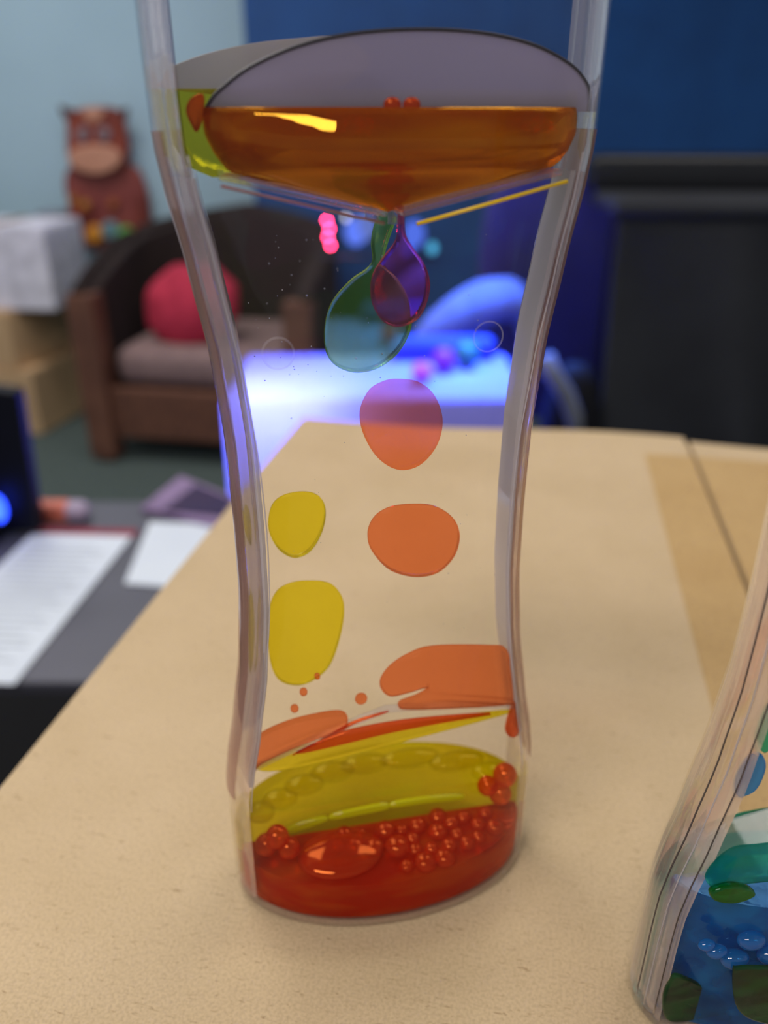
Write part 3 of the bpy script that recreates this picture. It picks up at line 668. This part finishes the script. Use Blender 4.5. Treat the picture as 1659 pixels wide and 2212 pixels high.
# ------------------------------------------------------------------ armchair
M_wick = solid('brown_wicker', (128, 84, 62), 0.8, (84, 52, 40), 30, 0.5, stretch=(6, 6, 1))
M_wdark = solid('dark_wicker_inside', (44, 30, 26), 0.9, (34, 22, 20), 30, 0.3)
M_wood = solid('reddish_wood', (122, 80, 60), 0.6, (104, 66, 50), 10)
M_cush = solid('brown_seat_fabric', (150, 124, 120), 0.9, (134, 110, 108), 30, 0.2)
ac = empty('armchair', (-0.56, 2.92, FLOOR), R(-10), 'dark brown wicker tub armchair with a seat cushion by back wall', 'armchair')
W2, DD = 0.36, 0.31
def chair_path(n=48):
    out = []
    for i in range(n + 1):
        s = i / n
        if s < .22: out.append((-W2, -DD + s / .22 * .30, s))
        elif s > .78: out.append((W2, -DD + (1 - s) / .22 * .30, s))
        else:
            a = math.pi - (s - .22) / .56 * math.pi; out.append((W2 * math.cos(a), -DD + .30 + 0.31 * math.sin(a), s))
    return out
rings = []
for (x, y, s) in chair_path():
    top = 0.57 + 0.20 * (1 - abs(2 * s - 1)) ** 0.75
    d = Vector((x, y - 0.0)).normalized() * 0.035
    rings.append([(x + d.x, y + d.y, 0.12), (x + d.x * 1.2, y + d.y * 1.2, top - .03), (x + d.x, y + d.y, top), (x - d.x, y - d.y, top), (x - d.x * 1.1, y - d.y * 1.1, top - .03), (x - d.x, y - d.y, 0.12)])
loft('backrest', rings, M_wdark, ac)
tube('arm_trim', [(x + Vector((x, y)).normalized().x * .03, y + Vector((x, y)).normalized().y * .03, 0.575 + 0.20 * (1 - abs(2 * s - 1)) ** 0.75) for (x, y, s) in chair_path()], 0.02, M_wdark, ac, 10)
for x in (-W2, W2):
    loft('front_post', [[(x + a * .045, -DD - .02 + b * .04, z) for (a, b) in ((-1, -1), (1, -1), (1, 1), (-1, 1))] for z in (0.02, .30, .575)], M_wood, ac, smooth=False)
    loft('leg', [[(x + a * r, -DD - .02 + b * r, z) for (a, b) in ((-1, -1), (1, -1), (1, 1), (-1, 1))] for z, r in ((0.0, .022), (.10, .035))], M_wood, ac, smooth=False)
    loft('leg', [[(x * .6 + a * r, DD - .03 + b * r, z) for (a, b) in ((-1, -1), (1, -1), (1, 1), (-1, 1))] for z, r in ((0.0, .022), (.13, .035))], M_wood, ac, smooth=False)
box('front_apron', (0, -DD - .01, 0.175), (2 * W2 - .08, 0.04, 0.18), M_wick, ac, bevel=0.01)
box('seat_cushion', (0, -0.03, 0.325), (2 * W2 - .1, 0.54, 0.13), M_cush, ac, bevel=0.045)
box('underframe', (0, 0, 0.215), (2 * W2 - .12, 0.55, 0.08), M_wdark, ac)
# red cushion
c = P(415, 660, 2.80)
o = ball('red_cushion', (0, 0, 0), (0.165, 0.08, 0.135), solid('crimson_velvet', (206, 52, 80), 0.85, (180, 38, 66), 12, .2), bumpy=0.1, power=.85)
o.location = (c.x, c.y, c.z); o.rotation_euler = (R(-14), R(-12), R(-6)); tag(o, 'plump crimson cushion leaning inside the brown wicker armchair', 'cushion')

# ------------------------------------------------------------------ animal plaque on the wall
WY = 3.62
def WP(u, v): p = P(u, v, WY); return (p.x, p.z)
pl = empty('wall_figure', (WP(225, 545)[0], WY + .03, WP(225, 545)[1]), 0, 'brown wooden animal figure with ears and tan muzzle on pale wall', 'wall decoration')
def cutout(name, pix, y, th, mat, n=5, rnd=12):
    pts = [((WP(u, v)[0] - pl.location.x) * 1000, (WP(u, v)[1] - pl.location.z) * 1000) for u, v in pix]
    return slab(name, None, pts, y * 1000, th * 1000, mat, n, rnd, pl)
M_fb = solid('brown_stained_wood', (150, 66, 44), 0.6, (120, 48, 34), 8)
M_fm = solid('red_brown_stained_wood', (146, 70, 62), 0.6, (130, 58, 54), 8)
M_ft = solid('tan_wood', (208, 150, 122), 0.6, (196, 138, 110), 8)
cutout('body', [(150, 360), (205, 372), (262, 352), (300, 372), (318, 430), (322, 500), (305, 540), (250, 548), (190, 540), (160, 520), (146, 450), (134, 395)], 0, .03, M_fm)
cutout('head', [(150, 245), (205, 230), (262, 240), (276, 290), (280, 335), (262, 368), (210, 376), (160, 366), (146, 330), (146, 290)], -.03, .04, M_fb)
for pix in ([(146, 262), (130, 228), (168, 244), (170, 262)], [(250, 246), (276, 232), (272, 262), (252, 262)]):
    cutout('ear', pix, -.034, .03, solid('dark_brown_wood', (84, 34, 28), 0.6), 3, 4)
cutout('forehead_patch', [(182, 238), (205, 232), (230, 238), (222, 256), (206, 264), (190, 256)], -.054, .012, M_ft, 5, 4)
cutout('muzzle', [(152, 335), (170, 318), (210, 312), (250, 318), (268, 338), (256, 362), (212, 376), (166, 362)], -.056, .03, M_ft, 5, 8)
for cx in (184, 228):
    e = cutout('eye', [(cx + 14 * math.cos(k * math.pi / 4), 290 + 17 * math.sin(k * math.pi / 4)) for k in range(8)], -.054, .014, solid('grey_eye_paint', (146, 128, 134), 0.5), 4, 4)
    p = cutout('pupil', [(cx + (4 if cx < 200 else -4) + 5 * math.cos(k * math.pi / 4), 290 + 6 * math.sin(k * math.pi / 4)) for k in range(8)], -.064, .01, solid('dark_pupil', (70, 50, 60), 0.5), 4, 2)
for pix in ([(152, 420), (150, 470), (180, 470), (205, 455), (190, 448), (168, 450), (166, 420)], [(300, 420), (318, 480), (300, 520), (280, 500), (296, 470)]):
    cutout('arm', pix, -.026, .025, M_fb, 4, 5)
for cx, cy_, c1 in ((205, 505, (240, 160, 50)), (238, 496, (120, 160, 170)), (272, 508, (120, 205, 100)), (184, 442, (196, 130, 50)), (244, 440, (180, 96, 44)), (158, 430, (190, 120, 46))):
    rr = 20 if cy_ > 480 else 11
    cutout('painted_flower', [(cx + rr * math.cos(k * math.pi / 4), cy_ + rr * math.sin(k * math.pi / 4)) for k in range(8)], -.03, .03 if cy_ > 480 else .02, solid('paint_%d' % cx, c1, 0.5), 4, 6)

# ------------------------------------------------------------------ boxes left of the chair
M_card = solid('corrugated_cardboard', (214, 178, 134), 0.85, (202, 166, 124), 12)
def carton(name, u0, u1, v0, v1, y, depth, label, m, group=None, rz=0.0, lift=None):
    a = P(u0, v1, y); b = P(u1, v0, y); w_, h_ = b.x - a.x, b.z - a.z
    base = a.z if lift is None else lift
    t = empty(name, ((a.x + b.x) / 2, y + depth / 2, base), rz, label, 'box', group)
    box('carton_body', (0, 0, h_ / 2), (w_, depth, h_), m, t, bevel=0.006)
    box('lid_flap', (0, -depth * .25, h_ + 0.003), (w_ * .98, depth * .49, 0.006), m, t, rz=0.0)
    box('lid_flap', (0, depth * .25, h_ + 0.003), (w_ * .98, depth * .49, 0.006), m, t)
    box('packing_tape', (0, 0, h_ + 0.0075), (0.05, depth * .96, 0.002), solid('brown_tape', (160, 120, 76), 0.4), t)
    return t, base + h_ + .008
t_, zt = carton('cardboard_carton', -110, 108, 800, 932, 2.93, 0.4, 'lower plain cardboard carton standing on the carpet left of the armchair', M_card, 'stacked cartons', R(-14), FLOOR)
t_, zt = carton('cardboard_carton', -120, 62, 684, 800, 2.95, 0.34, 'upper plain cardboard carton stacked under the pale lavender box', M_card, 'stacked cartons', R(-18), zt)
t_, z2 = carton('lavender_box', -110, 108, 505, 680, 2.95, 0.3, 'pale lavender box on top of the stacked cartons at left', solid('lavender_card', (240, 238, 252), 0.7), None, R(-6), zt)
bd = empty('grey_binder', (P(150, 700, 3.5).x, 3.52, FLOOR), R(-8), 'slim grey panel leaning behind the pale lavender box', 'panel')
box('panel_body', (0, 0, 0.375), (0.10, 0.10, 0.72), solid('grey_panel', (140, 142, 156), 0.6), bd, bevel=0.01)
box('dark_side', (0.02, -.02, 0.26), (0.13, 0.11, 0.50), solid('shaded_card', (104, 84, 60), 0.8), bd, bevel=0.006)  # shaded side of the cartons, its shade put into a darker card colour

# ------------------------------------------------------------------ lit table with toys
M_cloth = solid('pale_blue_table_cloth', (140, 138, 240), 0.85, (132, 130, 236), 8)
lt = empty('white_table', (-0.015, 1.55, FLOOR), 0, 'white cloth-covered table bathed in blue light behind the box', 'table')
ZT = -0.31
v = []; f = []
nx = 40; hw, hd = 0.275, 0.15
def rect_ring(z, wob, ex):
    out = []
    for (x0, y0, x1, y1) in ((-hw, -hd, hw, -hd), (hw, -hd, hw, hd), (hw, hd, -hw, hd), (-hw, hd, -hw, -hd)):
        for k in range(14):
            t = k / 14; x = x0 + (x1 - x0) * t; y = y0 + (y1 - y0) * t
            d = Vector((x / hw, y / hd)).normalized(); s = ex + wob * math.sin(k * 2.6 + x0 * 9)
            out.append((x + d.x * s, y + d.y * s, z))
    return out
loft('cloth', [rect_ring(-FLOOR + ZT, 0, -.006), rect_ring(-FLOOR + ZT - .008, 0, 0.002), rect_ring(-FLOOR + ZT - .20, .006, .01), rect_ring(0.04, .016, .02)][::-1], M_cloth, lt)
for x in (-.22, .22):
    for y in (-.1, .1): box('leg', (x, y, .018), (.04, .04, .036), M_black, lt)
def thing_ball(name, u, v_, y, s, rgb, label, cat, zmin=None):
    p = P(u, v_, y); z = max(p.z, ZT + s[2] + .001) if zmin is None else zmin
    o = ball(name, (0, 0, 0), s, solid(name + '_colour', rgb, 0.5)); o.location = (p.x, y, z); tag(o, label, cat); return o
thing_ball('magenta_ball', 912, 772, 1.50, (.02 , .02, .02), (230, 90, 150), 'small pink ball at the near side of the toys on white table', 'ball', ZT + .021)
thing_ball('purple_ball', 960, 745, 1.57, (.024, .024, .024), (150, 30, 120), 'dark magenta ball between the pink ball and green ball', 'ball', ZT + .025)
thing_ball('green_ball', 1010, 738, 1.60, (.026, .026, .026), (20, 110, 90), 'dark green ball right of the dark magenta ball on white table', 'ball', ZT + .027)
# pale bolster: a soft curved roll rising to the right
M_bol = solid('pale_blue_fabric', (120, 130, 165), 0.9)
pts = [P(u, v_, 1.80) for u, v_ in ((905, 735), (940, 715), (990, 685), (1045, 655), (1095, 645), (1130, 668), (1140, 720))]
pp = []
for i in range(len(pts) - 1):
    for k in range(6): pp.append(pts[i].lerp(pts[i + 1], k / 6))
pp.append(pts[-1])
o = tube('pale_bolster', pp, lambda t: 0.022 + .03 * math.sin(math.pi * min(1, t * 1.05)), M_bol, None, 16)
recentre(o); tag(o, 'pale curved fabric roll arching over the back of the white table', 'bolster')
o = box('blue_mat', (0, 0, 0), (.22, .05, .045), solid('blue_foam', (50, 70, 170), 0.8), bevel=.015); o.location = (0.12, 1.665, ZT + .024)
tag(o, 'low blue foam block along the back edge of white table', 'foam block')
# green-tinged tall lamp behind the green teardrop
# dark rounded bag with grey pad at right of the table
bgx = P(1245, 850, 1.5)
b2 = empty('black_bag', (bgx.x - .012, 1.47, FLOOR), 0, 'black rounded bag with a pale grey strap right of white table', 'bag')
ball('bag_body', (0, 0, 0.345), (0.062, 0.06, 0.345), solid('black_nylon', (16, 16, 22), 0.7, spec=.2), b2, power=.7)
st = [P(u, v_, 1.41) for u, v_ in ((1178, 770), (1195, 810), (1222, 850), (1240, 900), (1246, 960))]
tube('strap', [(p.x - b2.location.x, p.y - 1.47, p.z - FLOOR) for p in st], 0.016, solid('pale_grey_strap', (120, 124, 136), 0.8), b2, 10)
# standing lamps: red wand and coloured globes fixed to a dark rail before the partition
lr = empty('lamp_rail', (P(830, 500, 2.3).x, 2.3, FLOOR), 0, 'thin dark stand holding the blurred red and blue lamps', 'lamp stand')
M_rl = solid('dark_steel', (30, 34, 60), 0.5)
def LPt(u, v_): p = P(u, v_, 2.3); return (p.x - lr.location.x, 0.0, p.z - FLOOR)
tube('post', [(0, .03, .02), (0, .03, LPt(830, 560)[2])], .008, M_rl, lr)
tube('crossbar', [(LPt(690, 560)[0], .03, LPt(690, 560)[2]), (LPt(945, 560)[0], .03, LPt(690, 560)[2])], .006, M_rl, lr)
box('foot', (0, .03, .01), (.16, .16, .02), M_rl, lr, bevel=.005)
for (u, v_) in ((706, 476), (711, 494), (708, 512), (714, 530)):
    x, y, z = LPt(u, v_); ball('red_lamp', (x, y, z), (.0045,) * 3, glow('red_lamp_glow', (1.0, .03, .12), 60), lr, 8, 12)
for (u, v_, r, cc, st_) in ((748, 470, .006, (.6, .6, .7), 3), (768, 500, .030, (.12, .22, 1.0), 1.0), (790, 488, .03, (.2, .3, .9), .6), (894, 505, .030, (.10, .20, 1.0), .8), (934, 536, .012, (.06, .35, .6), 1.6), (880, 540, .012, (.05, .12, 1.0), 1.5)):
    x, y, z = LPt(u, v_); ball('globe_lamp', (x, y, z), (r, r, r * 1.25), glow('lamp_glow_%d' % u, cc, st_), lr, 10, 16)

# ------------------------------------------------------------------ black draped cloth and blue chair at right
M_drape = solid('black_drape', (38, 40, 46), 0.85, (30, 31, 37), 6, .1)
dr = empty('draped_stand', (0.70, 1.55, FLOOR), R(-3), 'tall stand draped in folded black cloth at the right behind box', 'draped stand')
v = []; f = []; nx, nz = 60, 30
topz = P(1450, 475, 1.5).z - FLOOR
for j in range(nz + 1):
    t = j / nz
    for i in range(nx + 1):
        s = i / nx; x = -0.275 + 0.75 * s
        fold = 0.034 * t ** .7 * (math.sin((s * 9 - t * 2.3) * 2.4) + .5 * math.sin((s * 17 - t * 3) * 2 + 1)) - .05 * max(0, (s - .25)) * t * math.sin(s * 4 + t)
        v.append((x, -0.02 - 0.05 * t + fold, topz * (1 - t) + .02 * t))
for j in range(nz):
    for i in range(nx): a = j * (nx + 1) + i; f.append((a, a + 1, a + nx + 2, a + nx + 1))
o = mesh_obj('cloth', v, f, M_drape, dr, True); sd = o.modifiers.new('thick', 'SOLIDIFY'); sd.thickness = .006
box('top_board', (0.10, 0.13, topz + .012), (0.77, 0.32, 0.03), M_drape, dr, bevel=.012)
box('top_bar', (0.10, 0.22, topz + .055), (0.80, 0.06, 0.08), M_black, dr, bevel=.02)
for x in (-.22, .44): box('upright', (x, .15, topz / 2), (.05, .05, topz - .02), M_black, dr)
bc = empty('indigo_chair', (0.385, 1.95, FLOOR), R(5), 'indigo office chair with rounded back between timer and black drape', 'chair')
tz = P(1290, 385, 1.95).z - FLOOR; M_ind = solid('indigo_fabric', (44, 44, 112), 0.85, (40, 40, 104), 8)
hh = tz - .42
rg = []
for z_, k in ((0, .75), (.06, .92), (.2, 1.0), (hh - .12, 1.0), (hh - .05, .93), (hh - .015, .8), (hh, .6)):
    rg.append([(0.165 * k * math.copysign(abs(math.cos(a)) ** .5, math.cos(a)), .035 * math.copysign(abs(math.sin(a)) ** .6, math.sin(a)), .42 + z_) for a in [2 * math.pi * i / 32 for i in range(32)]])
loft('backrest', rg, M_ind, bc)
box('seat', (0, .24, .46), (.42, .42, .07), M_ind, bc, bevel=.025)
tube('column', [(0, .24, .06), (0, .24, .43)], .025, M_black, bc)
tube('back_bracket', [(0, .02, .50), (0, .1, .40), (0, .24, .41)], .018, M_black, bc)
for k in range(5):
    a = 2 * math.pi * k / 5; tube('foot_spoke', [(0, .24, .08), (.25 * math.cos(a), .24 + .25 * math.sin(a), .03)], .018, M_black, bc, 8)
    ball('castor', (.25 * math.cos(a), .24 + .25 * math.sin(a), .022), (.022, .022, .022), M_black, bc, 8, 12)
